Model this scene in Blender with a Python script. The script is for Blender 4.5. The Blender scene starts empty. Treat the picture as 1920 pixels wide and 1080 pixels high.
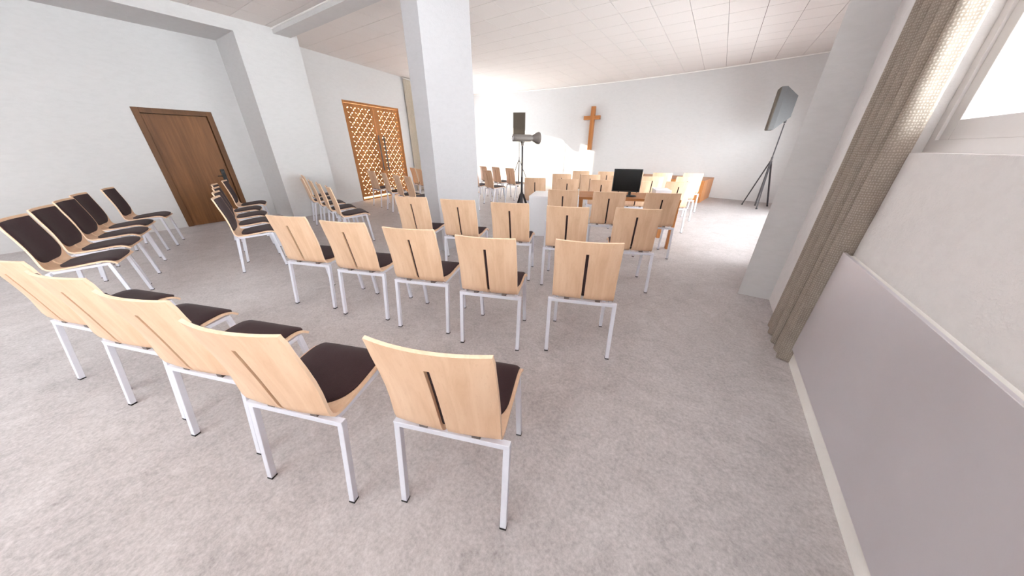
import bpy, bmesh, math, random
from mathutils import Vector, Matrix
rnd = random.Random(7)
S = bpy.context.scene
COL = S.collection
R = math.radians

# ------------------------------------------------------------------ camera, sky, sun, exposure
cd = bpy.data.cameras.new('camera'); cam = bpy.data.objects.new('camera', cd); COL.objects.link(cam)
cam.location = (0, 0, 1.36727)
cam.rotation_euler = (R(90 - 25.969), 0, R(33.315))
cd.sensor_fit = 'HORIZONTAL'; cd.sensor_width = 36.0; cd.lens = 538.65 / 1920 * 36
cd.clip_start = 0.02; cd.clip_end = 200
S.camera = cam

W = bpy.data.worlds.new('sky'); S.world = W; W.use_nodes = True
bgn = W.node_tree.nodes['Background']
bgn.inputs['Color'].default_value = (0.93, 0.965, 1.0, 1)
bgn.inputs['Strength'].default_value = 3.1

sd = bpy.data.lights.new('sun', 'SUN'); sun = bpy.data.objects.new('sun', sd); COL.objects.link(sun)
sd.energy = 3.5; sd.color = (1.0, 0.86, 0.66); sd.angle = R(0.7)
sun.rotation_euler = Vector((0.832, 0.555, -0.20)).to_track_quat('-Z', 'Y').to_euler()

S.view_settings.view_transform = 'Standard'; S.view_settings.look = 'None'
S.view_settings.exposure = 2.54; S.view_settings.gamma = 1.0
S.view_settings.use_curve_mapping = False
try:
    S.cycles.max_bounces = 14; S.cycles.diffuse_bounces = 9; S.cycles.glossy_bounces = 4
    S.cycles.transparent_max_bounces = 12; S.cycles.use_denoising = True
    S.cycles.sample_clamp_indirect = 8.0; S.cycles.caustics_reflective = False
except Exception:
    pass

# ------------------------------------------------------------------ materials
def lin(c):
    return tuple(((v / 255) / 12.92 if v / 255 <= 0.04045 else ((v / 255 + 0.055) / 1.055) ** 2.4) for v in c)

class N:
    """small helper to write node trees"""
    def __init__(s, name, rough=0.6, metal=0.0, spec=0.5):
        s.m = bpy.data.materials.new(name); s.m.use_nodes = True; s.t = s.m.node_tree
        s.b = s.t.nodes['Principled BSDF']
        s.b.inputs['Roughness'].default_value = rough; s.b.inputs['Metallic'].default_value = metal
        s.b.inputs['Specular IOR Level'].default_value = spec
    def n(s, kind, **kw):
        x = s.t.nodes.new(kind)
        for k, v in kw.items():
            if k in x.inputs: x.inputs[k].default_value = v
            else: setattr(x, k, v)
        return x
    def l(s, a, b): s.t.links.new(a, b)
    def coord(s, scale=(1, 1, 1), kind='Object', rot=(0, 0, 0)):
        tc = s.n('ShaderNodeTexCoord'); mp = s.n('ShaderNodeMapping')
        mp.inputs['Scale'].default_value = scale; mp.inputs['Rotation'].default_value = rot
        s.l(tc.outputs[kind], mp.inputs['Vector']); return mp.outputs['Vector']
    def noise(s, vec, scale, detail=4, rough=0.55, dist=0.0):
        x = s.n('ShaderNodeTexNoise'); x.inputs['Scale'].default_value = scale; x.inputs['Detail'].default_value = detail
        x.inputs['Roughness'].default_value = rough; x.inputs['Distortion'].default_value = dist
        s.l(vec, x.inputs['Vector']); return x.outputs['Fac']
    def ramp(s, fac, stops):
        x = s.n('ShaderNodeValToRGB'); e = x.color_ramp.elements
        while len(e) < len(stops): e.new(0.5)
        for el, (p, c) in zip(e, stops): el.position = p; el.color = (*c, 1) if len(c) == 3 else c
        s.l(fac, x.inputs['Fac']); return x.outputs['Color']
    def mix(s, fac, a, b, mode='MIX'):
        x = s.n('ShaderNodeMix', data_type='RGBA', blend_type=mode)
        for sock, v in ((x.inputs['Factor'], fac), (x.inputs['A'], a), (x.inputs['B'], b)):
            pass
        ins = {'f': x.inputs[0], 'a': x.inputs[6], 'b': x.inputs[7]}
        for k, v in (('f', fac), ('a', a), ('b', b)):
            if hasattr(v, 'is_output'): s.l(v, ins[k])
            elif isinstance(v, (int, float)): ins[k].default_value = v
            else: ins[k].default_value = (*v, 1)
        return x.outputs[2]
    def bump(s, h, strength, dist=0.01):
        x = s.n('ShaderNodeBump'); x.inputs['Strength'].default_value = strength; x.inputs['Distance'].default_value = dist
        s.l(h, x.inputs['Height']); s.l(x.outputs['Normal'], s.b.inputs['Normal']); return x
    def col(s, c):
        if hasattr(c, 'is_output'): s.l(c, s.b.inputs['Base Color'])
        else: s.b.inputs['Base Color'].default_value = (*c, 1)

def mat_plain(name, rgb, rough=0.5, metal=0.0, spec=0.5, var=0.05, scale=40):
    m = N(name, rough, metal, spec); v = m.coord()
    c = lin(rgb); f = m.noise(v, scale, 3)
    m.col(m.ramp(f, [(0.3, tuple(x * (1 - var) for x in c)), (0.7, tuple(min(1, x * (1 + var)) for x in c))]))
    return m.m

def mat_plaster(name, rgb, scale=1.0, strength=0.25, streak=(1, 1, 3.0)):
    m = N(name, 0.85, 0, 0.2)
    v = m.coord(streak); a = m.noise(v, 9 * scale, 5, 0.6, 0.6); b = m.noise(v, 38 * scale, 4, 0.6)
    c = lin(rgb)
    m.col(m.ramp(a, [(0.25, tuple(x * 0.955 for x in c)), (0.55, c), (0.8, tuple(min(1, x * 1.02) for x in c))]))
    ad = m.n('ShaderNodeMath', operation='ADD'); m.l(a, ad.inputs[0]); m.l(b, ad.inputs[1])
    m.bump(ad.outputs[0], strength, 0.006)
    return m.m

def mat_wood(name, dark, mid, light, grain=(1, 1, 0.06), sc=30.0, rough=0.45, flecks=False, spec=0.4, rot=(0, 0, 0)):
    m = N(name, rough, 0, spec)
    v = m.coord(grain, rot=rot)
    a = m.noise(v, sc, 6, 0.6, 0.8); big = m.noise(v, sc * 0.22, 3, 0.5, 0.4)
    c = m.ramp(a, [(0.25, lin(dark)), (0.5, lin(mid)), (0.78, lin(light))])
    c = m.mix(0.35, c, m.ramp(big, [(0.35, lin(dark)), (0.65, lin(light))]))
    if flecks:
        f = m.noise(m.coord((1, 1, 0.25)), 150, 2, 0.5)
        c = m.mix(m.ramp(f, [(0.60, (0, 0, 0)), (0.70, (0.35, 0.35, 0.35))]), c, lin(dark))
    m.col(c); m.bump(a, 0.06, 0.002)
    return m.m

def mat_fabric(name, rgb, scale=420, strength=0.3):
    m = N(name, 0.95, 0, 0.15); v = m.coord()
    f = m.noise(v, scale, 2, 0.6); g = m.noise(v, 22, 3)
    c = lin(rgb)
    k = m.ramp(f, [(0.3, tuple(x * 0.72 for x in c)), (0.7, tuple(x * 1.25 for x in c))])
    m.col(m.mix(0.25, k, m.ramp(g, [(0.3, tuple(x * 0.8 for x in c)), (0.7, tuple(x * 1.2 for x in c))])))
    m.b.inputs['Sheen Weight'].default_value = 0.08
    m.bump(f, strength, 0.002)
    return m.m

def mat_concrete():
    m = N('concrete_floor', 0.55, 0, 0.35); v = m.coord()
    a = m.noise(v, 1.7, 8, 0.70, 0.9); b = m.noise(v, 9, 9, 0.78, 1.3); d = m.noise(v, 60, 5, 0.75); e = m.noise(v, 0.5, 3, 0.5)
    c = m.ramp(b, [(0.30, lin((122, 114, 113))), (0.45, lin((170, 162, 161))), (0.58, lin((192, 184, 184))), (0.74, lin((229, 222, 222)))])
    c = m.mix(0.38, c, m.ramp(a, [(0.32, lin((134, 126, 124))), (0.5, lin((179, 172, 171))), (0.68, lin((214, 208, 208)))]))
    c = m.mix(0.30, c, m.ramp(d, [(0.34, lin((115, 108, 107))), (0.66, lin((233, 227, 227)))]))
    c = m.mix(0.15, c, m.ramp(e, [(0.35, lin((154, 147, 146))), (0.65, lin((202, 196, 195)))]))
    m.col(c)
    rr = m.n('ShaderNodeMapRange'); rr.inputs['To Min'].default_value = 0.42; rr.inputs['To Max'].default_value = 0.62
    m.l(a, rr.inputs['Value']); m.l(rr.outputs['Result'], m.b.inputs['Roughness'])
    m.bump(b, 0.12, 0.004)
    return m.m

def mat_curtain(name='curtain_weave', cols=((150, 138, 126), (180, 168, 156), (206, 197, 187))):
    m = N(name, 0.95, 0, 0.1)
    tc = m.n('ShaderNodeTexCoord'); mp = m.n('ShaderNodeMapping'); m.l(tc.outputs['UV'], mp.inputs['Vector'])
    w1 = m.n('ShaderNodeTexWave', wave_type='BANDS', bands_direction='X'); w2 = m.n('ShaderNodeTexWave', wave_type='BANDS', bands_direction='Y')
    for w, s_ in ((w1, 30.0), (w2, 24.0)):
        w.inputs['Scale'].default_value = s_; w.inputs['Distortion'].default_value = 4.5; w.inputs['Detail'].default_value = 2
        w.inputs['Detail Scale'].default_value = 1.5; m.l(mp.outputs['Vector'], w.inputs['Vector'])
    mu = m.n('ShaderNodeMath', operation='MULTIPLY'); m.l(w1.outputs['Fac'], mu.inputs[0]); m.l(w2.outputs['Fac'], mu.inputs[1])
    f = m.noise(mp.outputs['Vector'], 12, 4)
    c = m.ramp(mu.outputs[0], [(0.05, lin(cols[0])), (0.4, lin(cols[1])), (0.85, lin(cols[2]))])
    m.col(m.mix(0.25, c, m.ramp(f, [(0.3, lin(cols[0])), (0.7, lin(cols[2]))])))
    bp = m.bump(mu.outputs[0], 0.35, 0.003)
    tl = m.n('ShaderNodeBsdfTranslucent'); tl.inputs['Color'].default_value = (*lin((214, 203, 190)), 1); mxs = m.n('ShaderNodeMixShader'); mxs.inputs[0].default_value = 0.22
    out = m.t.nodes['Material Output']; m.l(m.b.outputs[0], mxs.inputs[1]); m.l(tl.outputs[0], mxs.inputs[2]); m.l(mxs.outputs[0], out.inputs['Surface'])
    return m.m

def mat_glass():
    m = bpy.data.materials.new('window_glass'); m.use_nodes = True; t = m.node_tree; t.nodes.clear()
    o = t.nodes.new('ShaderNodeOutputMaterial'); mx = t.nodes.new('ShaderNodeMixShader')
    tr = t.nodes.new('ShaderNodeBsdfTransparent'); gl = t.nodes.new('ShaderNodeBsdfGlossy'); mx.inputs[0].default_value = 0.05; gl.inputs['Roughness'].default_value = 0.0; tr.inputs['Color'].default_value = (0.97, 0.985, 0.98, 1)
    t.links.new(tr.outputs[0], mx.inputs[1]); t.links.new(gl.outputs[0], mx.inputs[2])
    t.links.new(mx.outputs[0], o.inputs[0]); return m

def mat_emit(name, rgb, strength):
    m = N(name); m.b.inputs['Base Color'].default_value = (*rgb, 1)
    m.b.inputs['Emission Color'].default_value = (*rgb, 1); m.b.inputs['Emission Strength'].default_value = strength
    return m.m

M = dict(
    wall=mat_plaster('white_plaster', (209, 207, 207)),
    wall_rough=mat_plaster('rough_white_plaster', (229, 225, 224), 1.6, 0.5, (1, 1, 1.3)),
    pillar=mat_plaster('pillar_plaster', (184, 181, 183), 1.2, 0.3, (1, 1, 2.2)),
    tile=mat_plain('ceiling_tile', (230, 224, 221), 0.9, 0, 0.1, 0.02, 60),
    slab=mat_plain('ceiling_joint', (92, 76, 72), 0.9, 0, 0.1),
    floor=mat_concrete(),
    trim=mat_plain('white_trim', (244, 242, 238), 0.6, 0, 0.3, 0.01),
    frame_white=mat_plain('white_window_frame', (226, 222, 221), 0.5, 0, 0.4, 0.01),
    glass=mat_glass(),
    beech=mat_wood('beech_plywood', (212, 172, 138), (226, 189, 157), (236, 204, 174), flecks=True, sc=26),
    beech_edge=mat_wood('beech_plywood_edge', (226, 190, 158), (238, 208, 178), (244, 218, 192), sc=60),
    pad=mat_fabric('dark_brown_fabric', (62, 46, 48)),
    steel=mat_plain('silver_painted_steel', (217, 217, 226), 0.42, 0.0, 0.5, 0.02),
    bracket=mat_plain('grey_bracket', (120, 108, 104), 0.5, 0.3),
    rubber=mat_plain('black_rubber', (24, 23, 24), 0.7),
    walnut=mat_wood('brown_door_veneer', (90, 56, 28), (117, 75, 40), (139, 93, 54), sc=24, rough=0.5),
    walnut_frame=mat_wood('brown_door_frame', (80, 50, 26), (100, 64, 34), (118, 79, 45), sc=24, rough=0.5),
    lattice=mat_wood('lattice_wood', (140, 88, 42), (165, 108, 56), (185, 126, 70), sc=24, rough=0.5),
    oak=mat_wood('oiled_oak', (150, 92, 48), (180, 117, 66), (202, 140, 86), sc=16, rough=0.4),
    oak_h=mat_wood('oiled_oak_plank', (150, 92, 48), (180, 117, 66), (202, 140, 86), grain=(0.08, 1, 1), sc=16, rough=0.4),
    black=mat_plain('matte_black', (26, 25, 27), 0.45),
    screen=mat_plain('black_screen', (20, 18, 17), 0.25, 0, 0.3, 0.02),
    charcoal=mat_plain('grey_speaker', (92, 91, 92), 0.6),
    grille=mat_plain('dark_speaker_grille', (84, 75, 65), 0.8),  # brown lift from the bloom around it is put into this colour
    standmetal=mat_plain('dark_stand_metal', (54, 49, 52), 0.45, 0.2),
    lampgrey=mat_plain('grey_lamp_housing', (116, 108, 103), 0.5),
    white=mat_plain('white_lacquer', (240, 241, 245), 0.4, 0, 0.4, 0.01),
    panel=mat_plain('satin_grey_metal', (230, 227, 232), 0.34, 0.72, 0.5, 0.015, 4),
    curtain=mat_curtain(),
    curtain_lit=mat_curtain('lit_curtain_weave', ((214, 202, 184), (232, 222, 206), (242, 234, 221))),  # lighter copy of the curtain weave, window glow put into its colour
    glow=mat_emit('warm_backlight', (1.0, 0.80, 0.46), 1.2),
    handle=mat_plain('dark_grey_handle', (92, 88, 90), 0.4, 0.3),
)

# ------------------------------------------------------------------ mesh helpers
def bx(bm, x0, x1, y0, y1, z0, z1, mtx=None):
    vs = [bm.verts.new((x, y, z)) for z in (z0, z1) for y in (y0, y1) for x in (x0, x1)]
    for f in ((0, 2, 3, 1), (4, 5, 7, 6), (0, 1, 5, 4), (2, 6, 7, 3), (0, 4, 6, 2), (1, 3, 7, 5)):
        bm.faces.new([vs[i] for i in f])
    if mtx is not None: bmesh.ops.transform(bm, matrix=mtx, verts=vs)
    return vs

def prism(bm, poly, z0, z1):
    a = [bm.verts.new((p[0], p[1], z0)) for p in poly]; b = [bm.verts.new((p[0], p[1], z1)) for p in poly]
    n = len(poly); bm.faces.new(a[::-1]); bm.faces.new(b)
    for i in range(n): bm.faces.new((a[i], a[(i + 1) % n], b[(i + 1) % n], b[i]))
    return a + b

def bar(bm, p, q, w, h=None, up=(0, 0, 1)):
    """square bar from p to q"""
    h = h or w; p = Vector(p); q = Vector(q); d = (q - p).normalized(); u = Vector(up)
    if abs(d.dot(u)) > 0.95: u = Vector((0, 1, 0))
    s = d.cross(u).normalized(); t = s.cross(d)
    r = []
    for c in (p, q):
        r.append([bm.verts.new(c + s * (w / 2 * a) + t * (h / 2 * b)) for a, b in ((-1, -1), (1, -1), (1, 1), (-1, 1))])
    bm.faces.new(r[0]); bm.faces.new(r[1][::-1])
    for i in range(4): bm.faces.new((r[0][i], r[1][i], r[1][(i + 1) % 4], r[0][(i + 1) % 4]))

def tube(bm, p, q, r0, r1=None, seg=12):
    r1 = r0 if r1 is None else r1
    p = Vector(p); q = Vector(q); d = (q - p).normalized(); u = Vector((0, 0, 1)) if abs(d.z) < 0.9 else Vector((1, 0, 0))
    s = d.cross(u).normalized(); t = s.cross(d); rings = []
    for c, r in ((p, r0), (q, r1)):
        rings.append([bm.verts.new(c + s * (r * math.cos(2 * math.pi * i / seg)) + t * (r * math.sin(2 * math.pi * i / seg))) for i in range(seg)])
    bm.faces.new(rings[0]); bm.faces.new(rings[1][::-1])
    for i in range(seg): bm.faces.new((rings[0][i], rings[1][i], rings[1][(i + 1) % seg], rings[0][(i + 1) % seg]))

def lathe(bm, prof, p, axis, seg=24):
    """profile (distance along axis, radius) around axis from p"""
    p = Vector(p); d = Vector(axis).normalized(); u = Vector((0, 0, 1)) if abs(d.z) < 0.9 else Vector((1, 0, 0))
    s = d.cross(u).normalized(); t = s.cross(d); prev = None
    for a, r in prof:
        ring = [bm.verts.new(p + d * a + s * (r * math.cos(2 * math.pi * i / seg)) + t * (r * math.sin(2 * math.pi * i / seg))) for i in range(seg)]
        if prev:
            for i in range(seg): bm.faces.new((prev[i], ring[i], ring[(i + 1) % seg], prev[(i + 1) % seg]))
        else: bm.faces.new(ring[::-1])
        prev = ring
    bm.faces.new(prev)

def mesh(name, bm, m, smooth=None, bevel=0.0, seg=2):
    if bevel:
        bmesh.ops.bevel(bm, geom=[e for e in bm.edges], offset=bevel, segments=seg, affect='EDGES', profile=0.6)
    bmesh.ops.recalc_face_normals(bm, faces=bm.faces[:])
    me = bpy.data.meshes.new(name); bm.to_mesh(me); bm.free(); me.materials.append(M[m] if isinstance(m, str) else m)
    if smooth:
        for p in me.polygons: p.use_smooth = True
        me.set_sharp_from_angle(angle=R(smooth))
    return me

def obj(name, bm, m, parent=None, smooth=None, bevel=0.0, seg=2):
    o = bpy.data.objects.new(name, mesh(name, bm, m, smooth, bevel, seg) if isinstance(bm, bmesh.types.BMesh) else bm)
    COL.objects.link(o)
    if parent: o.parent = parent
    return o

def tag(o, label=None, cat=None, group=None, kind=None):
    for k, v in (('label', label), ('category', cat), ('group', group), ('kind', kind)):
        if v: o[k] = v
    return o

def thing(name, label, cat, loc=(0, 0, 0), rz=0.0, group=None):
    o = bpy.data.objects.new(name, None); COL.objects.link(o); o.empty_display_size = 0.1
    o.location = loc; o.rotation_euler = (0, 0, rz)
    return tag(o, label, cat, group)

def struct(name, bm, m, parent=None, smooth=None, bevel=0.0):
    o = obj(name, bm, m, parent, smooth, bevel)
    if not parent: o['kind'] = 'structure'
    return o

def B(): return bmesh.new()

# ------------------------------------------------------------------ room dimensions (metres; +Y runs along the right wall)
XR, XW, XP = 0.758, -8.252, -7.353          # right wall, recessed left wall, left pier face
ZC, ZS = 3.332, 3.145                       # ceiling, soffit over the recess
YB = -7.0                                   # wall behind
def xl(y): return -8.27 - 0.2 * (y - 4.7)   # left wall beyond the pier runs outwards
def xrf(y): return 0.50 + 0.21 * (y - 3.54)  # right wall beyond the pilaster
CX, CYA, RAD = -4.0, 11.43, 22.0            # curved far wall
def yfar(x): return CYA - RAD + math.sqrt(RAD * RAD - (x - CX) ** 2)

def wall_run(bm, p0, p1, thick, z0, z1, holes=()):
    """wall from p0 to p1 whose room face is the line p0-p1, thickness to the LEFT of the direction; holes (s0,s1,za,zb)"""
    p0 = Vector((*p0, 0)); p1 = Vector((*p1, 0)); d = (p1 - p0); L = d.length; d.normalize(); ang = math.atan2(d.y, d.x)
    mt = Matrix.Translation(p0) @ Matrix.Rotation(ang, 4, 'Z')
    cuts = sorted(set([0.0, L] + [h[0] for h in holes] + [h[1] for h in holes]))
    for a, b in zip(cuts, cuts[1:]):
        hh = [h for h in holes if h[0] <= a + 1e-6 and h[1] >= b - 1e-6]
        if not hh: bx(bm, a, b, 0, thick, z0, z1, mt)
        else:
            h = hh[0]
            if h[2] > z0 + 1e-6: bx(bm, a, b, 0, thick, z0, h[2], mt)
            if h[3] < z1 - 1e-6: bx(bm, a, b, 0, thick, h[3], z1, mt)
    return mt

# floor
bm = B(); bx(bm, -10.6, 3.2, YB - 0.3, 12.2, -0.2, 0.0); struct('floor', bm, 'floor')

# recessed left wall with the brown door opening; header and pier in front of it
bm = B()
D1 = (1.190, 2.162, 1.970)                  # clear opening of the door (casing outside edge sits over it)
wall_run(bm, (XW, YB), (XW, 2.638), 0.3, 0, 3.5, [(D1[0] - YB, D1[1] - YB, -0.01, D1[2])])
bx(bm, XW - 0.3, XP, YB, 2.638, ZS, 3.5)
struct('wall_left', bm, 'wall')
bm = B(); bx(bm, XW - 0.3, XP, 2.638, 3.65, 0, 3.5); struct('pillar_left', bm, 'wall')

# wall beyond the pier with the lattice door opening and the big window
PA = (xl(3.6), 3.6); PBy = 10.95; PB = (xl(PBy), PBy)
kx = math.hypot(1, 0.2)
def sl(y): return (y - 3.6) * kx
D2 = (4.803, 6.78, 2.468)
WL = (7.9, 10.2, 0.12, 2.74)
bm = B()
mtL = wall_run(bm, PA, PB, 0.3, 0, 3.5, [(sl(D2[0]), sl(D2[1]), -0.01, D2[2]), (sl(WL[0]), sl(WL[1]), WL[2], WL[3])])
struct('wall_left_far', bm, 'wall')

# curved far wall
bm = B(); pts = []
n = 40; x0, x1 = -9.75, 2.75
inner = [(x0 + (x1 - x0) * i / n, yfar(x0 + (x1 - x0) * i / n)) for i in range(n + 1)]
outer = [(x, y + 0.3) for x, y in inner]
def arc_strip(bm, a, b, z0, z1):
    q = [[bm.verts.new((p[0], p[1], z)) for p in l] for l, z in ((a, z0), (b, z0), (b, z1), (a, z1))]
    for i in range(len(a) - 1):
        for k in range(4): bm.faces.new((q[k][i], q[k][i + 1], q[(k + 1) % 4][i + 1], q[(k + 1) % 4][i]))
    for i in (0, len(a) - 1): bm.faces.new([q[k][i] for k in range(4)])
arc_strip(bm, inner, outer, 0, 3.5)
struct('wall_far', bm, 'wall', smooth=30)
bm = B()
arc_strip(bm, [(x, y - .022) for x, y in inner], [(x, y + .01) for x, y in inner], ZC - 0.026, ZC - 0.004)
struct('light_leak_strip_1', bm, 'trim', smooth=30)  # white strip stands in for light leaking along the ceiling edge

# right side: pilaster, wall with window bay, far right wall with a wide opening
bm = B(); prism(bm, [(0.5, 3.535), (1.25, 3.535), (1.25, 3.95), (xrf(3.95), 3.95)], 0, 3.5); struct('pillar_right', bm, 'wall')
YE = 2.60                                    # far reveal of the near window
SILL = 1.346; HEAD = 3.15; YW0 = -6.4
bm = B()
bx(bm, XR, 1.25, YE, 3.535, 0, 3.5)          # wall piece between pilaster and window
bx(bm, 0.79, 1.25, YW0, YE, 0, SILL)         # parapet under the window
bx(bm, XR, 1.25, YW0, YE, HEAD, 3.5)
bx(bm, XR, 1.25, YB, YW0, 0, 3.5)
struct('wall_right', bm, 'wall_rough')
bm = B(); bx(bm, XR, 0.79, YW0, YE, 0.0, 0.118); struct('baseboard_right', bm, 'trim', bevel=0.002)
bm = B(); bx(bm, 0.752, 0.7905, YW0, 2.402, 0.118, 0.806); struct('trim_2', bm, 'trim')
bm = B()
kr = math.hypot(1, 0.21); RA = (xrf(11.1), 11.1); RB = (xrf(3.95), 3.95)
WR = (4.6, 9.2, 0.06, 2.15)
def sr(y): return (11.1 - y) * kr
mtR = wall_run(bm, RA, RB, 0.3, 0, 3.5, [(sr(WR[1]), sr(WR[0]), WR[2], WR[3])])
struct('wall_right_far', bm, 'wall')
bm = B(); bx(bm, XW - 0.3, 1.25, YB - 0.3, YB, 0, 3.5); struct('wall_back', bm, 'wall')

# column in the middle and ceiling beam to the left pier
bm = B(); bx(bm, -3.337, -3.07, 2.84, 3.70, 0, ZC + 0.02); struct('pillar_middle', bm, 'pillar', bevel=0.004)
bm = B(); bx(bm, XP - 0.01, -3.33, 3.245, 3.53, 3.246, ZC + 0.03); struct('ceiling_beam', bm, 'wall')
bm = B(); bx(bm, XP, -3.337, 3.228, 3.246, ZC - 0.022, ZC - 0.006); struct('light_leak_strip_3', bm, 'trim')  # white strip imitates the bright line of light along the beam

# ceiling: slab with separate tiles
bm = B()
ADDED_SKYLIGHTS = [(-6.9 + 1.5 * k, -6.9 + 1.5 * k + 0.9, -6.0, -2.6) for k in range(5)]   # unseen roof lights, added behind the camera to brighten the foreground
z0_, z1_ = ZC + 0.0125, ZC + 0.45
bx(bm, -11, 4, -2.6, 12.3, z0_, z1_); bx(bm, -11, 4, YB - 0.3, -6.0, z0_, z1_)
xs_ = [-11] + [v for q in ADDED_SKYLIGHTS for v in q[:2]] + [4]
for a, b in zip(xs_[0::2], xs_[1::2]): bx(bm, a, b, -6.0, -2.6, z0_, z1_)
ceil = struct('ceiling', bm, 'slab')
TX, TY, TX0, TY0 = 0.496, 0.494, -0.43 - 4 * 0.496, 2.15
GX, GY, TT = 0.0070, 0.0070, 0.013
near_poly = [(XP, YB), (XR, YB), (XR, 3.53), (XP, 3.53)]
def meet(fx):
    y = 10.7
    for _ in range(30): y = yfar(fx(y)) - 0.004
    return (fx(y), y)
fR, fL = meet(xrf), meet(xl)
far_poly = [(xl(3.53), 3.53), (0.499, 3.53), fR] + [(x, yfar(x) - 0.004) for x, y in reversed(inner) if fL[0] + .02 < x < fR[0] - .02] + [fL]
def clip(poly, cl):
    def ins(p, a, b): return (b[0] - a[0]) * (p[1] - a[1]) - (b[1] - a[1]) * (p[0] - a[0]) >= -1e-9
    out = poly
    for i in range(len(cl)):
        a, b = cl[i], cl[(i + 1) % len(cl)]; src = out; out = []
        for j in range(len(src)):
            p, q = src[j - 1], src[j]
            ip, iq = ins(p, a, b), ins(q, a, b)
            if ip != iq:
                d1 = (b[0] - a[0]) * (p[1] - a[1]) - (b[1] - a[1]) * (p[0] - a[0]); d2 = (b[0] - a[0]) * (q[1] - a[1]) - (b[1] - a[1]) * (q[0] - a[0])
                t = d1 / (d1 - d2); out.append((p[0] + t * (q[0] - p[0]), p[1] + t * (q[1] - p[1])))
            if iq: out.append(q)
        if not out: return []
    return out
def area(p): return abs(sum(p[i - 1][0] * p[i][1] - p[i][0] * p[i - 1][1] for i in range(len(p)))) / 2
def in_view(x, y):
    d = cam.rotation_euler.to_matrix().transposed() @ Vector((x, y, ZC - 1.367))
    if d.z > -0.05: return False
    u, v = d.x / -d.z * 538.65, d.y / -d.z * 538.65
    return abs(u) < 1010 and -600 < v < 585
full = B(); bx(full, -(TX - GX) / 2, (TX - GX) / 2, -(TY - GY) / 2, (TY - GY) / 2, 0, TT)
full_me = mesh('tile', full, 'tile')
cands = []
for ix in range(-18, 12):
    for iy in range(-19, 21):
        x, y = TX0 + TX * (ix + .5), TY0 + TY * (iy + .5)
        q = [(x - (TX - GX) / 2, y - (TY - GY) / 2), (x + (TX - GX) / 2, y - (TY - GY) / 2), (x + (TX - GX) / 2, y + (TY - GY) / 2), (x - (TX - GX) / 2, y + (TY - GY) / 2)]
        if -6.3 < y < -2.3: continue
        fa = area(q)
        for pi, pl in enumerate((near_poly, far_poly)):
            c = clip(q, pl)
            if len(c) >= 3 and area(c) > 2e-4:
                cands.append((not in_view(x, y), math.hypot(x, y), x, y, c, area(c) > fa * 0.9995))
cands.sort(key=lambda t: (t[0], t[1]))
rest = B(); nt = 0
for hid, dist, x, y, c, isfull in cands:
    if not hid and nt < 298:
        if isfull:
            o = bpy.data.objects.new('tile', full_me); COL.objects.link(o); o.location = (x, y, ZC)
        else:
            b2 = B(); prism(b2, c, ZC, ZC + TT); o = obj('tile', b2, 'tile')
        o.parent = ceil; nt += 1
    else:
        prism(rest, c, ZC, ZC + TT)
o = obj('outer_tiles', rest, 'tile', ceil); o['kind'] = 'stuff'

# ------------------------------------------------------------------ windows and added roof lights
def window_frame(name, mt, s0, s1, z0, z1, depth0, depth1, fw, mull, face='frame_white', sash=0.06, kind_n=1):
    """frame in the wall coordinates of mt (x along the wall, y outwards)"""
    root = bpy.data.objects.new(name, None); COL.objects.link(root); root['kind'] = 'structure'; root.matrix_world = mt
    bm = B()
    for a, b, c, d in ((s0, s0 + fw, z0, z1), (s1 - fw, s1, z0, z1), (s0 + fw, s1 - fw, z0, z0 + fw), (s0 + fw, s1 - fw, z1 - fw, z1)):
        bx(bm, a, b, depth0, depth1, c, d)
    obj('frame', bm, face, root)
    edges = [s0 + fw] + list(mull) + [s1 - fw]
    for a, b in zip(edges, edges[1:]):
        bm = B(); zz0, zz1 = z0 + fw, z1 - fw; h = 0.0002
        for p, q, c, d in ((a + h, a + sash, zz0 + h, zz1 - h), (b - sash, b - h, zz0 + h, zz1 - h), (a + sash, b - sash, zz0 + h, zz0 + sash), (a + sash, b - sash, zz1 - sash, zz1 - h)):
            bx(bm, p, q, depth0 + 0.012, depth1 - 0.012, c, d)
        sa = obj('sash', bm, face, root, bevel=0.002, seg=1)
        bm = B(); md = (depth0 + depth1) / 2; bx(bm, a + sash - .005, b - sash + .005, md - .003, md + .003, zz0 + sash - .005, zz1 - sash + .005)
        obj('pane', bm, 'glass', sa)
    return root
# near window in the right wall: wall coordinates x = (YE - y), y outwards from x = 0.79
mtW = Matrix.Translation((0.79, YE, 0)) @ Matrix.Rotation(R(-90), 4, 'Z')
window_frame('window_1', mtW, 0.0, YE - YW0, SILL, HEAD, 0.10, 0.17, 0.057, [1.6, 3.1, 4.6, 6.1, 7.6], sash=0.085)
window_frame('window_2', mtL, sl(WL[0]), sl(WL[1]), WL[2], WL[3], 0.12, 0.19, 0.05, [])
window_frame('window_3', mtR, sr(WR[1]), sr(WR[0]), WR[2], WR[3], 0.12, 0.19, 0.05, [])

for k, q in enumerate(ADDED_SKYLIGHTS):
    w = bpy.data.objects.new('window_%d' % (k + 4), None); COL.objects.link(w); w['kind'] = 'structure'  # unseen roof light, added for fill on the near floor and chairs
    bm = B()
    for a, b, c, d in ((q[0] - .06, q[0], q[2] - .06, q[3] + .06), (q[1], q[1] + .06, q[2] - .06, q[3] + .06), (q[0], q[1], q[2] - .06, q[2]), (q[0], q[1], q[3], q[3] + .06), (q[0], q[1], -4.03, -3.97)):
        bx(bm, a, b, c, d, z1_ + .001, z1_ + .08)
    obj('frame', bm, 'frame_white', w)
    for c, d in ((q[2], -4.03), (-3.97, q[3])):
        bm = B(); bx(bm, q[0], q[1], c, d, z1_ + .03, z1_ + .036); obj('pane', bm, 'glass', w)

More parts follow.
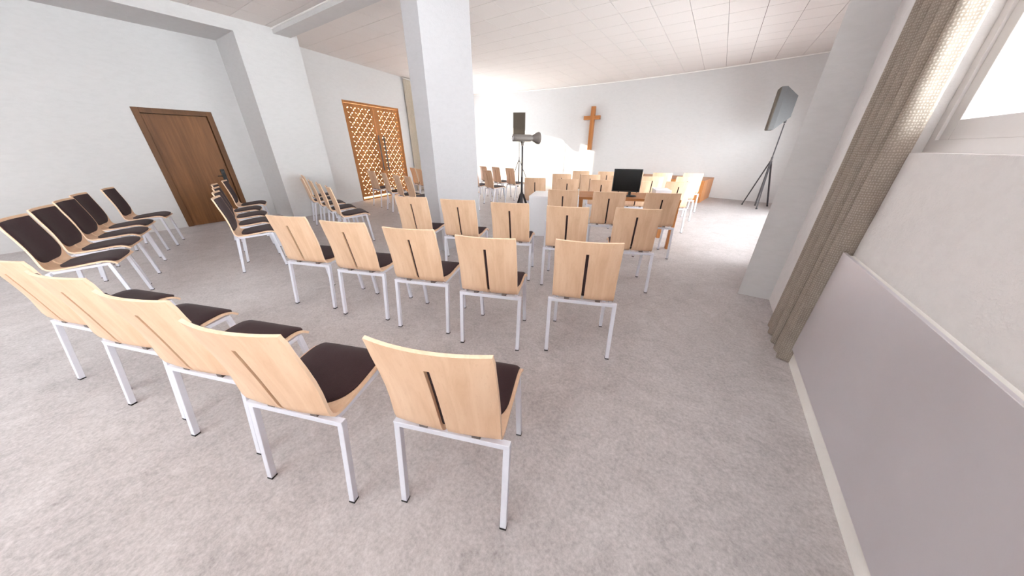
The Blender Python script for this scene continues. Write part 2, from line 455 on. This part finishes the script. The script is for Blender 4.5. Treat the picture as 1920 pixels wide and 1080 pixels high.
# ------------------------------------------------------------------ brown door in the left wall
d1 = bpy.data.objects.new('door_1', None); COL.objects.link(d1); d1.location = (XW, 0, 0)
d1['kind'] = 'structure'; d1['label'] = 'plain brown wooden door with black lock plate in left wall'
bm = B(); y0, y1, zt = 1.176, 2.172, 1.979; cw = 0.08
bx(bm, -0.10, 0.012, y0, y0 + cw, 0, zt); bx(bm, -0.10, 0.012, y1 - cw, y1, 0, zt); bx(bm, -0.10, 0.012, y0 + cw, y1 - cw, zt - cw, zt)
obj('door_frame', bm, 'walnut_frame', d1, bevel=0.003, seg=1)
bm = B(); bx(bm, -0.075, -0.028, y0 + cw + 0.003, y1 - cw - 0.009, 0.004, zt - cw - 0.006)
leaf = obj('door_leaf', bm, 'walnut', d1)
bm = B(); bx(bm, -0.12, -0.09, y0, y1, 0, zt); obj('gap_shade_panel', bm, 'black', d1)  # black panel behind the leaf stands in for shade in the gap
bm = B(); bx(bm, -0.029, -0.004, 1.972, 2.030, 0.735, 0.985); pl = obj('lock_plate', bm, 'black', leaf, bevel=0.004)
bm = B(); tube(bm, (-0.006, 2.0, 0.868), (0.045, 2.0, 0.868), 0.009); tube(bm, (0.042, 2.006, 0.868), (0.042, 1.885, 0.868), 0.0085); obj('lever', bm, 'black', leaf, smooth=40)
bm = B()
for i in range(3):
    for j in range(2): bx(bm, -0.0045, -0.002, 1.986 + i * 0.013, 1.992 + i * 0.013, 0.925 + j * 0.016, 0.932 + j * 0.016)
o = obj('keypad', bm, 'handle', leaf)

# ------------------------------------------------------------------ lattice double door, lit from behind
mtD = mtL.copy()
d2 = bpy.data.objects.new('door_2', None); COL.objects.link(d2); d2.matrix_world = mtD
d2['kind'] = 'structure'; d2['label'] = 'wooden double door of pierced lattice glowing warm from behind'
s0, s1, zt = sl(D2[0]), sl(D2[1]), D2[2]; sm = (s0 + s1) / 2 - 0.02; fr = 0.035
bm = B()
bx(bm, s0, s0 + fr, -0.006, 0.14, 0, zt); bx(bm, s1 - fr, s1, -0.006, 0.14, 0, zt); bx(bm, s0 + fr, s1 - fr, -0.006, 0.14, zt - 0.05, zt)
bx(bm, s0 + fr, s1 - fr, 0.0, 0.14, 0, 0.035)
obj('door_frame', bm, 'lattice', d2)
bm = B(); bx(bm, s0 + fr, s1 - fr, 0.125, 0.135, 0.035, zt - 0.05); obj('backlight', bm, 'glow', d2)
PW, PH = 0.234, 0.1125
def lens(cx, cz, ax, az, half, w):
    r = []
    n = math.hypot(ax, az); ax, az = ax / n, az / n
    for k in range(8):
        t = 2 * math.pi * k / 8; a = math.cos(t) * half; b = math.sin(t) * w * (1.0 if k % 4 else 1)
        r.append((cx + ax * a - az * b, cz + az * a + ax * b))
    return r
def lattice_leaf(a, b, left_stile, right_stile, z0, z1):
    bm = B(); edges = []
    def loop(pp):
        vs = [bm.verts.new((p[0], 0, p[1])) for p in pp]
        for i in range(len(vs)): edges.append(bm.edges.new((vs[i - 1], vs[i])))
    loop([(a, z0), (b, z0), (b, z1), (a, z1)])
    xa, xb, za, zb = a + left_stile, b - right_stile, z0 + 0.05, z1 - 0.07
    j = 0; zc = zb - 0.03
    while zc > za:
        i = -1
        while True:
            cx = xa + 0.02 + PW * (i + (0.5 if j % 2 else 0)); i += 1
            if cx > xb + PW: break
            # vertical slot, and the two slanting slots of the roof of each hexagon
            for px, pz, ax, az, hf, wd in ((cx, zc - 0.042, 0.10, 1, 0.024, 0.0135), (cx + PW * .25, zc + .003, 1, 0.42, 0.031, 0.0138), (cx + PW * .75, zc + .007, 1, -0.42, 0.033, 0.0062)):
                if xa + 0.03 < px < xb - 0.03 and za + 0.03 < pz < zb - 0.0: loop(lens(px, pz, ax, az, hf, wd))
        zc -= PH; j += 1
    bmesh.ops.triangle_fill(bm, edges=edges, use_beauty=True, use_dissolve=False)
    ex = bmesh.ops.extrude_face_region(bm, geom=bm.faces[:])
    bmesh.ops.translate(bm, vec=(0, 0.009, 0), verts=[v for v in ex['geom'] if isinstance(v, bmesh.types.BMVert)])
    bmesh.ops.translate(bm, vec=(0, 0.012, 0), verts=bm.verts[:])
    return bm
for a, b, ls, rs, hx in ((s0 + fr + .004, sm - .003, 0.03, 0.015, sm - 0.03), (sm + .003, s1 - fr - .004, 0.115, 0.02, sm + 0.175)):
    lf = obj('door_leaf', lattice_leaf(a, b, ls, rs, 0.085, zt - 0.056), 'lattice', d2)
    bm = B(); bar(bm, (hx, -0.05, 0.755), (hx, -0.05, 1.70), 0.034, 0.022)
    for zz in (0.85, 1.6): bar(bm, (hx, -0.05, zz), (hx, 0.014, zz), 0.016)
    obj('pull_handle', bm, 'handle', lf)

# ------------------------------------------------------------------ chairs
EDGE = [(-.006, .860), (.002, .825), (.0095, .780), (.0265, .700), (.0385, .630), (.0445, .570), (.0460, .520), (.0475, .482), (.0530, .456), (.064, .4415),
        (.082, .4345), (.110, .4325), (.150, .4340), (.200, .4390), (.260, .4445), (.320, .4510), (.360, .4535), (.390, .4510), (.415, .4420), (.432, .4295), (.444, .418)]
SAG = [.028, .026, .0245, .0270, .0275, .0245, .0185, .0145, .012, .010]
def sag(i):
    z = EDGE[i][1]; y = EDGE[i][0]
    if i <= 9: return SAG[i]
    return max(0.0, 0.010 * (1 - (y - .068) / .10))
US = [-1, -.985, -.86, -.7, -.5, -.3, -.14, -.047, .047, .14, .3, .5, .7, .86, .985, 1]
HW = 0.205
def surf(u, i, off=0.0):
    """point of the shell mid surface; off along the sitter's side normal"""
    y, z = EDGE[i]; s = sag(i) * (1 - u * u)
    a = EDGE[max(0, i - 1)]; b = EDGE[min(len(EDGE) - 1, i + 1)]
    ty, tz = b[0] - a[0], b[1] - a[1]; L = math.hypot(ty, tz); ny, nz = -tz / L, ty / L   # towards +y on the back, +z on the seat
    # the seat sags downwards, the back backwards
    dy, dz = (-s, 0) if i <= 9 else (-s * 0.3, -s * 0.5)
    return Vector((u * HW, y + dy + ny * off, z + dz + nz * off))
def chair_shell():
    bm = B(); T = 0.0064; g = {}
    ni, nu = len(EDGE), len(US)
    for side, off in ((0, -T), (1, T)):
        for i in range(ni):
            for k, u in enumerate(US):
                uu = u
                if i == 0 and abs(u) == 1: uu = u * 0.985
                p = surf(uu, i, off)
                if i == 0 and abs(u) == 1: p.z -= 0.004
                g[side, i, k] = bm.verts.new(p)
    def hole(i, k): return k == 7 and 2 <= i < 12
    for i in range(ni - 1):
        for k in range(nu - 1):
            if hole(i, k): continue
            bm.faces.new((g[0, i, k], g[0, i, k + 1], g[0, i + 1, k + 1], g[0, i + 1, k]))
            bm.faces.new((g[1, i, k], g[1, i + 1, k], g[1, i + 1, k + 1], g[1, i, k + 1]))
            for (di, dk, e0, e1) in ((-1, 0, (i, k), (i, k + 1)), (1, 0, (i + 1, k + 1), (i + 1, k)), (0, -1, (i + 1, k), (i, k)), (0, 1, (i, k + 1), (i + 1, k + 1))):
                a, b = i + di, k + dk
                if a < 0 or a >= ni - 1 or b < 0 or b >= nu - 1 or hole(a, b):
                    f = bm.faces.new((g[0, *e0], g[1, *e0], g[1, *e1], g[0, *e1]))
                    if not (0 <= a < ni - 1 and 0 <= b < nu - 1): f.material_index = 1
    me = mesh('shell', bm, 'beech', smooth=38); me.materials.append(M['beech_edge']); return me
def interp(fi, u, off):
    i = min(len(EDGE) - 2, int(fi)); t = fi - i
    return surf(u, i, off).lerp(surf(u, i + 1, off), t)
def chair_pad(f0, f1, round_a, round_b, wid, thick, name):
    """upholstered pad between profile positions f0..f1 (index space), ends rounded over lengths round_a/round_b (in metres)"""
    fs = []; n = 26
    # arc length table
    tab = [0.0]; st = 60
    for j in range(1, st + 1):
        tab.append(tab[-1] + (interp(f0 + (f1 - f0) * j / st, 0, 0) - interp(f0 + (f1 - f0) * (j - 1) / st, 0, 0)).length)
    L = tab[-1]
    def f_at(s):
        for j in range(st):
            if tab[j + 1] >= s: return f0 + (f1 - f0) * (j + (s - tab[j]) / max(1e-9, tab[j + 1] - tab[j])) / st
        return f1
    ss = sorted(set([L * (0.5 - 0.5 * math.cos(math.pi * j / n)) for j in range(n + 1)]))
    rows = []
    for s in ss:
        w = 1.0
        if round_a > .01 and s < round_a: w = 1 - (1 - math.sqrt(max(0, 1 - (1 - s / round_a) ** 2))) * 0.62
        if round_b > .01 and L - s < round_b: w = min(w, 1 - (1 - math.sqrt(max(0, 1 - (1 - (L - s) / round_b) ** 2))) * 0.62)
        rows.append((f_at(s), w))
    bm = B(); us = [-1, -.93, -.6, -.2, .2, .6, .93, 1]; lay = []
    for j, (f, w) in enumerate(rows):
        e = 0.35 if j in (0, len(rows) - 1) else 1.0
        top = []; bot = []
        for u in us:
            o = thick * (0.45 if abs(u) == 1 else 1.0) * e
            top.append(bm.verts.new(interp(f, u * w * wid, 0.0066 + o))); bot.append(bm.verts.new(interp(f, u * w * wid, 0.0062)))
        lay.append((top, bot))
    nu = len(us)
    for (t0, b0), (t1, b1) in zip(lay, lay[1:]):
        for k in range(nu - 1):
            bm.faces.new((t0[k], t0[k + 1], t1[k + 1], t1[k])); bm.faces.new((b0[k], b1[k], b1[k + 1], b0[k + 1]))
        bm.faces.new((t0[0], t1[0], b1[0], b0[0])); bm.faces.new((t0[-1], b0[-1], b1[-1], t1[-1]))
    for (t, b) in (lay[0], lay[-1]):
        for k in range(nu - 1): bm.faces.new((t[k], b[k], b[k + 1], t[k + 1]))
    return mesh(name, bm, 'pad', smooth=60)

TB = 0.025
ME = {}
ME['shell'] = chair_shell()
ME['back_pad'] = chair_pad(0.55, 7.0, 0.004, 0.09, 0.935, 0.010, 'back_pad')
ME['seat_pad'] = chair_pad(10.55, 19.3, 0.13, 0.02, 0.935, 0.013, 'seat_pad')
bm = B(); zf = 0.4035
bx(bm, -0.233, 0.233, 0.0525, 0.0775, zf - TB / 2, zf + TB / 2)
for s in (-1, 1): bar(bm, (s * 0.190, 0.07, zf + .007), (s * 0.188, 0.392, 0.424), 0.020, 0.022)
bar(bm, (-0.2005, 0.394, 0.4225), (0.2005, 0.394, 0.4225), 0.022)
ME['seat_frame'] = mesh('seat_frame', bm, 'steel', bevel=0.0015, seg=1)
bm = B(); bx(bm, -0.016, 0.016, 0.056, 0.118, 0.0, 0.019); ME['bracket'] = mesh('bracket', bm, 'bracket')
LEGS = []
for s, q in ((-1, 0), (1, 0), (-1, 1), (1, 1)):
    bm = B()
    if q == 0: p0, p1 = Vector((s * 0.2185, 0.0, 0.006)), Vector((s * 0.2205, 0.065, zf - TB / 2 + 0.004))
    else: p0, p1 = Vector((s * 0.193, 0.423, 0.006)), Vector((s * 0.189, 0.394, 0.4195))
    bar(bm, p0, p1, TB, up=(0, 1, 0)); ME['leg', s, q] = mesh('leg', bm, 'steel', bevel=0.0015, seg=1)
    bm = B(); bx(bm, p0.x - .0135, p0.x + .0135, p0.y - .0135, p0.y + .0135, 0, 0.0075); ME['glide', s, q] = mesh('foot_glide', bm, 'rubber')
    LEGS.append((s, q))

def make_chair(label, group, x, y, yaw):
    t = thing('plywood_chair', label, 'chair', (x, y, 0), R(yaw), group)
    for k in ('shell', 'back_pad', 'seat_pad', 'seat_frame'): obj(k, ME[k], None, t)
    for s in (-1, 1):
        b = obj('bracket', ME['bracket'], None, t); b.location = (s * 0.105, 0, zf + 0.0115)
    for k in LEGS:
        l = obj('leg', ME[('leg',) + k], None, t); obj('foot_glide', ME[('glide',) + k], None, l)
    return t

REL = [(0, 0), (.598, .147), (1.192, .293), (1.784, .422), (2.378, .696)]
def rblock(n, dx=0, dy=0): return [(-2.957 + .041 * n + dx + a, -.278 + 1.259 * n + dy + b) for a, b in REL]
def lblock(n, dx=0, dy=0): return [(2 * -3.83 - (-2.957 + .041 * n + a) + dx, -.278 + 1.259 * n + dy + b) for a, b in REL]
ROWW = ['nearest', 'second', 'third', 'fourth', 'fifth', 'sixth', 'farthest']
SEATW_R = ['aisle end', 'second from the aisle', 'middle chair', 'second from window side', 'window side end']
SEATW_L = ['aisle end', 'second from the aisle', 'middle chair', 'second from the wall', 'wall end']
right_rows = {
    0: [(-2.957, -.278, 19.7), (-2.357, -.131, 20.0), (-1.764, .017, 20.0), (-1.169, .148, 20.3), (-.574, .424, 20.1)],
    1: [(-2.911, .986, 19.9), (-2.315, 1.133, 20.1), (-1.72, 1.277, 20.1), (-1.13, 1.403, 20.1), (-.538, 1.675, 20.3)],
    2: [(x, y, 20.1) for x, y in rblock(2, -.018, .012)],
    3: [None, None] + [(x, y, 20.1) for x, y in rblock(3, -.019, 0)[2:]],
    4: [(x, y, 20.1) for x, y in rblock(4, -.041, .354)],
    5: [(x, y, 20.1) for x, y in rblock(5, -.043, .224)],
    6: [(x, y, 20.1) for x, y in rblock(6, -.060, .055)],
}
left_rows = {
    0: [(x, y, -20.1) for x, y in lblock(0, -.007, .007)],
    1: [(x, y, -22.0) for x, y in lblock(1, .029, .015)],
    2: [(x, y, -18.3) for x, y in lblock(2, .056, .007)],
    3: [(-5.15, 4.00, -19.5), (-5.65, 4.10, -20.0), (-6.351, 4.295, -19.8), (-7.144, 4.49, -9.0)],
    4: [lblock(4, -.031, .423)[0] + (-20.1,), None, None] + [(x, y, -20.1) for x, y in lblock(4, -.031, .423)[3:]],
    5: [(x, y, -20.1) for x, y in lblock(5, .034, .245)[:2]],
    6: [(x, y, -20.1) for x, y in lblock(6, .065, .031)[:3]],
}
special = {
    ('r', 0, 4): 'beech plywood chair closest to the camera, right end of the nearest row by the radiator',
    ('r', 2, 0): 'beech plywood chair just left of the white pillar, left end of the third right row',
    ('r', 2, 1): 'beech plywood chair whose back overlaps the white pillar, third right row',
    ('r', 4, 0): 'beech plywood chair between tripod lamp and white pedestal, fifth right row',
    ('l', 4, 0): 'beech plywood chair mostly hidden by the white pillar, aisle end of fifth left row',
    ('l', 0, 4): 'beech chair with dark pads nearest the brown door, wall end of nearest left row',
}
for n, row in right_rows.items():
    for i, c in enumerate(row):
        if not c: continue
        lab = special.get(('r', n, i)) or ('beech chair seen from behind, %s of %s row, right bank' % (SEATW_R[i], ROWW[n]))
        make_chair(lab, 'plywood chairs in the right bank', *c)
for n, row in left_rows.items():
    for i, c in enumerate(row):
        if not c: continue
        sw = SEATW_L[4] if (n == 3 and i == 3) else SEATW_L[i]
        lab = special.get(('l', n, i)) or ('beech chair with dark pads, %s of %s row, left bank' % (sw, ROWW[n]))
        make_chair(lab, 'plywood chairs in the left bank', *c)

# ------------------------------------------------------------------ white pedestal, desk with monitor and white box
t = thing('white_pedestal', 'tall plain white box pedestal standing left of the desk', 'pedestal', (-2.464, 4.260, 0), R(19.0))
bm = B(); bx(bm, 0, 0.52, 0, 0.66, 0.0, 0.632); obj('body', bm, 'white', t, bevel=0.002, seg=1)
bm = B(); bx(bm, -.0015, 0.5215, -.0015, 0.6615, 0.634, 0.660); obj('top', bm, 'white', t, bevel=0.002, seg=1)

DESK = (-1.605, 4.258); DYAW = 20.5; DL, DD, DH = 1.40, 0.68, 0.712
t = thing('wooden_desk', 'brown wooden desk with square legs under the black monitor', 'desk', (*DESK, 0), R(DYAW))
npl = 5
for k in range(npl):
    bm = B(); a, b = DD * k / npl, DD * (k + 1) / npl; bx(bm, 0, DL, a + .0008, b - .0008, DH - 0.034, DH); obj('plank', bm, 'oak_h', t, bevel=0.0015, seg=1)
for lx in (0.006, DL - 0.062):
    for ly in (0.006, DD - 0.062):
        bm = B(); bx(bm, lx, lx + .056, ly, ly + .056, 0, DH - 0.034); obj('leg', bm, 'oak', t, bevel=0.002, seg=1)
bm = B(); bx(bm, 0.062, DL - .062, DD - .05, DD - .03, DH - .10, DH - .034); obj('apron', bm, 'oak_h', t)

t = thing('computer_monitor', 'black computer monitor on a short stand on the desk', 'monitor', (-1.0, 4.74, DH), R(14))
bm = B(); lathe(bm, [(0, 0.10), (0.008, 0.10), (0.016, 0.086), (0.018, 0.03)], (0, 0, 0), (0, 0, 1), 28); o = obj('stand_base', bm, 'black', t, smooth=40); o.scale = (1, .8, 1)
bm = B(); bar(bm, (0, 0.018, 0.015), (0, 0.018, 0.18), 0.036, 0.022); obj('stand_neck', bm, 'black', t)
mx = -0.065
bm = B(); bx(bm, mx - .197, mx + .197, -0.018, 0.012, 0.064, 0.380); hs = obj('housing', bm, 'black', t, bevel=0.004)
bm = B(); bx(bm, mx - .184, mx + .184, -0.0195, -0.0185, 0.080, 0.367); obj('screen', bm, 'screen', hs)
bm = B(); bx(bm, mx - .12, mx + .12, 0.012, 0.036, 0.13, 0.31); obj('rear_housing', bm, 'black', t, bevel=0.008)

t = thing('white_carton', 'small white box lying on the desk right of the monitor', 'box', (-.668, 4.925, DH), R(19))
bm = B(); bx(bm, 0, 0.215, 0, 0.33, 0, 0.080); obj('box_body', bm, 'white', t, bevel=0.002, seg=1)
bm = B(); bx(bm, -.0015, 0.2165, -.0015, 0.3315, 0.0815, 0.092); obj('lid', bm, 'white', t, bevel=0.0015, seg=1)

# ------------------------------------------------------------------ low wooden altar block at the far wall
t = thing('wooden_platform', 'low brown wooden altar block against the curved far wall', 'platform', (-0.19, 9.69, 0), R(-8))
bm = B(); bx(bm, -2.36, 0, 0.02, 1.36, 0, 0.545); obj('body', bm, 'oak', t)
for k in range(9):
    bm = B(); a = -2.36 + 2.36 * k / 9; bx(bm, a + .002, a + 2.36 / 9 - .002, 0.0, 0.02, 0.0, 0.545); obj('front_plank', bm, 'oak', t)
for k in range(5):
    bm = B(); a = 1.36 * k / 5; bx(bm, 0, 0.018, a + .002, a + 1.36 / 5 - .002, 0.0, 0.545); obj('side_plank', bm, 'oak', t)
bm = B(); bx(bm, -2.37, 0.02, -0.002, 1.36, 0.545, 0.575); obj('top', bm, 'oak_h', t, bevel=0.002, seg=1)

# ------------------------------------------------------------------ cross on the far wall
cxx = -4.055; cyy = yfar(cxx)
t = thing('wooden_cross', 'brown wooden cross hanging on the curved far wall', 'cross', (cxx, cyy, 0), 0)
bm = B(); bx(bm, -0.068, 0.068, -0.15, -0.03, 1.305, 2.665); obj('upright', bm, 'oak', t, bevel=0.003, seg=1)
bm = B(); bx(bm, -0.31, -0.069, -0.145, -0.035, 2.265, 2.385); bx(bm, 0.069, 0.265, -0.145, -0.035, 2.265, 2.385); obj('crossbar', bm, 'oak_h', t, bevel=0.003, seg=1)
bm = B(); bx(bm, -0.03, 0.03, -0.032, 0.004, 1.6, 1.66); bx(bm, -0.03, 0.03, -0.032, 0.004, 2.4, 2.46); obj('wall_mount', bm, 'black', t)

# ------------------------------------------------------------------ loudspeakers on tripods
def stand(label, x, y, hub, top, feet, group):
    t = thing('speaker_stand', label, 'stand', (x, y, 0), 0, group)
    bm = B(); tube(bm, (0, 0, 0.03), (0, 0, hub + .15), 0.018); tube(bm, (0, 0, hub + .1), (0, 0, top), 0.012); obj('pole', bm, 'standmetal', t, smooth=40)
    bm = B(); tube(bm, (0, 0, hub - .03), (0, 0, hub + .05), 0.03); hb = obj('collar', bm, 'standmetal', t, smooth=40)
    for fx, fy in feet:
        bm = B(); d = Vector((fx, fy, 0)).normalized() * 0.03
        bar(bm, (d.x, d.y, hub), (fx, fy, 0.015), 0.026); l = obj('leg', bm, 'standmetal', t)
        bm = B(); bx(bm, fx - .02, fx + .02, fy - .02, fy + .02, 0, 0.022); obj('rubber_foot', bm, 'rubber', l)
    return t
def speaker(label, x, y, z, yaw, group, w=0.42, h=0.835):
    """front looks along local -Y"""
    t = thing('loudspeaker', label, 'speaker', (x, y, z), R(yaw), group)
    def frus(bm, y0, y1, w0, w1, za0, zb0, za1, zb1):
        a = [bm.verts.new(p) for p in ((-w0 / 2, y0, za0), (w0 / 2, y0, za0), (w0 / 2, y0, zb0), (-w0 / 2, y0, zb0))]
        b = [bm.verts.new(p) for p in ((-w1 / 2, y1, za1), (w1 / 2, y1, za1), (w1 / 2, y1, zb1), (-w1 / 2, y1, zb1))]
        bm.faces.new(a); bm.faces.new(b[::-1])
        for i in range(4): bm.faces.new((a[i], b[i], b[(i + 1) % 4], a[(i + 1) % 4]))
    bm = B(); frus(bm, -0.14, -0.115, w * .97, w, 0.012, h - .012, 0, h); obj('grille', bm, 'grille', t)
    bm = B(); frus(bm, -0.114, -0.02, w, w, 0, h, 0, h); obj('cabinet', bm, 'charcoal', t)
    bm = B(); frus(bm, -0.0199, 0.22, w, w * .62, 0.0, h, 0.25, h - .185); obj('rear_cabinet', bm, 'charcoal', t)
    bm = B(); tube(bm, (0, .17, 0.14), (0, .17, 0.26), 0.022); obj('pole_mount', bm, 'standmetal', t, smooth=40)
    return t
G1, G2 = 'speaker tripods at the far wall', 'loudspeakers on tripods at the far wall'
stand('thin dark tripod at the far right beside the grey pillar', 1.065, 9.783, 1.03, 1.875, [(-.253, .254), (.014, -.336), (.279, .274)], G1)
speaker('dark loudspeaker on the far right tripod, turned sideways', 0.895, 9.79, 1.745, -89, G2)
stand('thin dark tripod at far left behind the tripod lamp', -6.52, 10.42, 0.91, 1.85, [(-.34, -.10), (.30, .30), (.16, -.32)], G1)
speaker('dark loudspeaker facing the room above the tripod lamp, far left', -6.435, 10.275, 1.725, 31, G2, w=0.44, h=0.79)

# ------------------------------------------------------------------ spotlight on a tripod beside the pedestal
LX, LY = -2.90, 4.742
t = thing('light_stand', 'black tripod light stand left of the white pedestal', 'stand', (LX, LY, 0), 0)
bm = B(); tube(bm, (0, 0, 0.05), (0, 0, 0.9), 0.021); tube(bm, (0, 0, 0.9), (0, 0, 1.400), 0.017); obj('pole', bm, 'standmetal', t, smooth=40)
bm = B(); tube(bm, (0, 0, 0.57), (0, 0, 0.63), 0.028); obj('collar', bm, 'standmetal', t, smooth=40)
for a in (50, 170, 290):
    bm = B(); c, s_ = math.cos(R(a)), math.sin(R(a))
    bar(bm, (c * .02, s_ * .02, 0.60), (c * .25, s_ * .25, 0.012), 0.034); l = obj('leg', bm, 'standmetal', t)
    bm = B(); bx(bm, c * .25 - .016, c * .25 + .016, s_ * .25 - .016, s_ * .25 + .016, 0, 0.02); obj('rubber_foot', bm, 'rubber', l)
t = thing('spotlight', 'grey studio spotlight with flared reflector on the tripod', 'lamp', (LX, LY, 1.422), R(54)); t.scale = (1.08, 1, 1)
bm = B(); lathe(bm, [(-0.17, .05), (-.165, .056), (0.135, .056), (0.155, .046), (0.17, .046)], (0, 0, 0.10), (1, 0, 0)); obj('housing', bm, 'lampgrey', t, smooth=40)
bm = B(); lathe(bm, [(0.17, .047), (0.20, .062), (0.245, .088), (0.275, .097), (0.29, .094), (0.288, .090), (0.25, .08), (0.2, .055)], (0, 0, 0.10), (1, 0, 0)); obj('reflector', bm, 'lampgrey', t, smooth=50)
bm = B(); lathe(bm, [(-0.174, .040), (-.169, .044)], (0, 0, 0.10), (1, 0, 0)); rp = obj('rear_plate', bm, 'white', t, smooth=40)
bm = B(); lathe(bm, [(-0.178, .010), (-.173, .010)], (0, 0, 0.118), (1, 0, 0)); lathe(bm, [(-0.178, .007), (-.173, .007)], (0, 0.014, 0.085), (1, 0, 0)); obj('knob', bm, 'black', rp)
bm = B(); lathe(bm, [(-0.02, .022), (0.02, .024), (0.03, .034), (0.052, .036)], (0, 0, 0), (0, 0, 1), 16); obj('mount', bm, 'lampgrey', t, smooth=40)

# ------------------------------------------------------------------ curtains
def smooth_path(pp, sub=6):
    r = []
    for i in range(len(pp) - 1):
        p0 = pp[max(0, i - 1)]; p1 = pp[i]; p2 = pp[i + 1]; p3 = pp[min(len(pp) - 1, i + 2)]
        for k in range(sub):
            t_ = k / sub
            r.append(tuple(0.5 * ((2 * p1[j]) + (-p0[j] + p2[j]) * t_ + (2 * p0[j] - 5 * p1[j] + 4 * p2[j] - p3[j]) * t_ ** 2 + (-p0[j] + 3 * p1[j] - 3 * p2[j] + p3[j]) * t_ ** 3) for j in (0, 1)))
    r.append(pp[-1]); return r
def curtain(path, z0, z1, th, zs=10, wob=0.004):
    pp = smooth_path(path); L = [0]
    for a, b in zip(pp, pp[1:]): L.append(L[-1] + math.hypot(b[0] - a[0], b[1] - a[1]))
    bm = B(); uv = bm.loops.layers.uv.new('UVMap'); fr_, bk = [], []; info = {}
    for j in range(zs + 1):
        z = z0 + (z1 - z0) * j / zs; r0, r1 = [], []
        for i, p in enumerate(pp):
            a = pp[max(0, i - 1)]; b = pp[min(len(pp) - 1, i + 1)]; dx, dy = b[0] - a[0], b[1] - a[1]; l = math.hypot(dx, dy) or 1
            nx, ny = dy / l, -dx / l; w = wob * math.sin(2.1 * z + i * 0.35)
            for lst, o in ((r0, th / 2), (r1, -th / 2)):
                v = bm.verts.new((p[0] + nx * (o + w), p[1] + ny * (o + w), z)); info[v] = (L[i], z); lst.append(v)
        fr_.append(r0); bk.append(r1)
    def face(vs):
        f = bm.faces.new(vs)
        for lp in f.loops: lp[uv].uv = info[lp.vert]
    for g_, flip in ((fr_, False), (bk, True)):
        for j in range(zs):
            for i in range(len(pp) - 1):
                q = (g_[j][i], g_[j][i + 1], g_[j + 1][i + 1], g_[j + 1][i]); face(q[::-1] if flip else q)
    for i in (0, len(pp) - 1):
        for j in range(zs): face((fr_[j][i], fr_[j + 1][i], bk[j + 1][i], bk[j][i]))
    for j in (0, zs):
        for i in range(len(pp) - 1): face((fr_[j][i], fr_[j][i + 1], bk[j][i + 1], bk[j][i]))
    return bm
path = [(.748, 2.985), (.716, 2.972), (.692, 2.925), (.712, 2.885), (.744, 2.868), (.742, 2.85), (.700, 2.835), (.688, 2.79), (.708, 2.757), (.745, 2.742), (.744, 2.725), (.702, 2.705), (.688, 2.66), (.708, 2.628),
        (.746, 2.612), (.744, 2.594), (.704, 2.575), (.692, 2.54), (.708, 2.505), (.742, 2.490), (.738, 2.472), (.706, 2.458), (.702, 2.430), (.722, 2.416), (.752, 2.411), (.782, 2.413), (.793, 2.424)]
path = [(a - 0.004, b) for a, b in path]
t = thing('window_curtain', 'long beige woven curtain beside the window on the right', 'curtain', (0, 0, 0), 0, 'floor length curtains')
obj('fabric', curtain(path, 0.006, 3.29, 0.0045, 14), 'curtain', t, smooth=60)
bm = B(); bar(bm, (0.735, 3.1, 3.305), (0.735, 2.30, 3.305), 0.024, 0.018); obj('rail', bm, 'trim', t)
lp = []
for k in range(17):
    y = 7.14 + 0.50 * k / 16; lp.append((xl(y) + 0.075 + 0.035 * (1 if k % 2 else -1), y))
t = thing('window_curtain', 'brightly lit beige curtain on the left wall just beyond the lattice door', 'curtain', (0, 0, 0), 0, 'floor length curtains')
obj('fabric', curtain(lp, 0.02, 3.27, 0.005, 8), 'curtain_lit', t, smooth=60)
bm = B(); bar(bm, (xl(7.1) + .075, 7.1, 3.295), (xl(7.7) + .075, 7.7, 3.295), 0.02, 0.018); obj('rail', bm, 'trim', t)

# ------------------------------------------------------------------ satin metal radiator cover under the window
t = thing('radiator_cover', 'satin grey metal radiator cover along the wall under the window', 'radiator', (0.735, 2.39, 0), 0)
bm = B(); bx(bm, 0, 0.016, -3.4, 0, 0.122, 0.823); obj('front_panel', bm, 'panel', t, bevel=0.0015, seg=1)
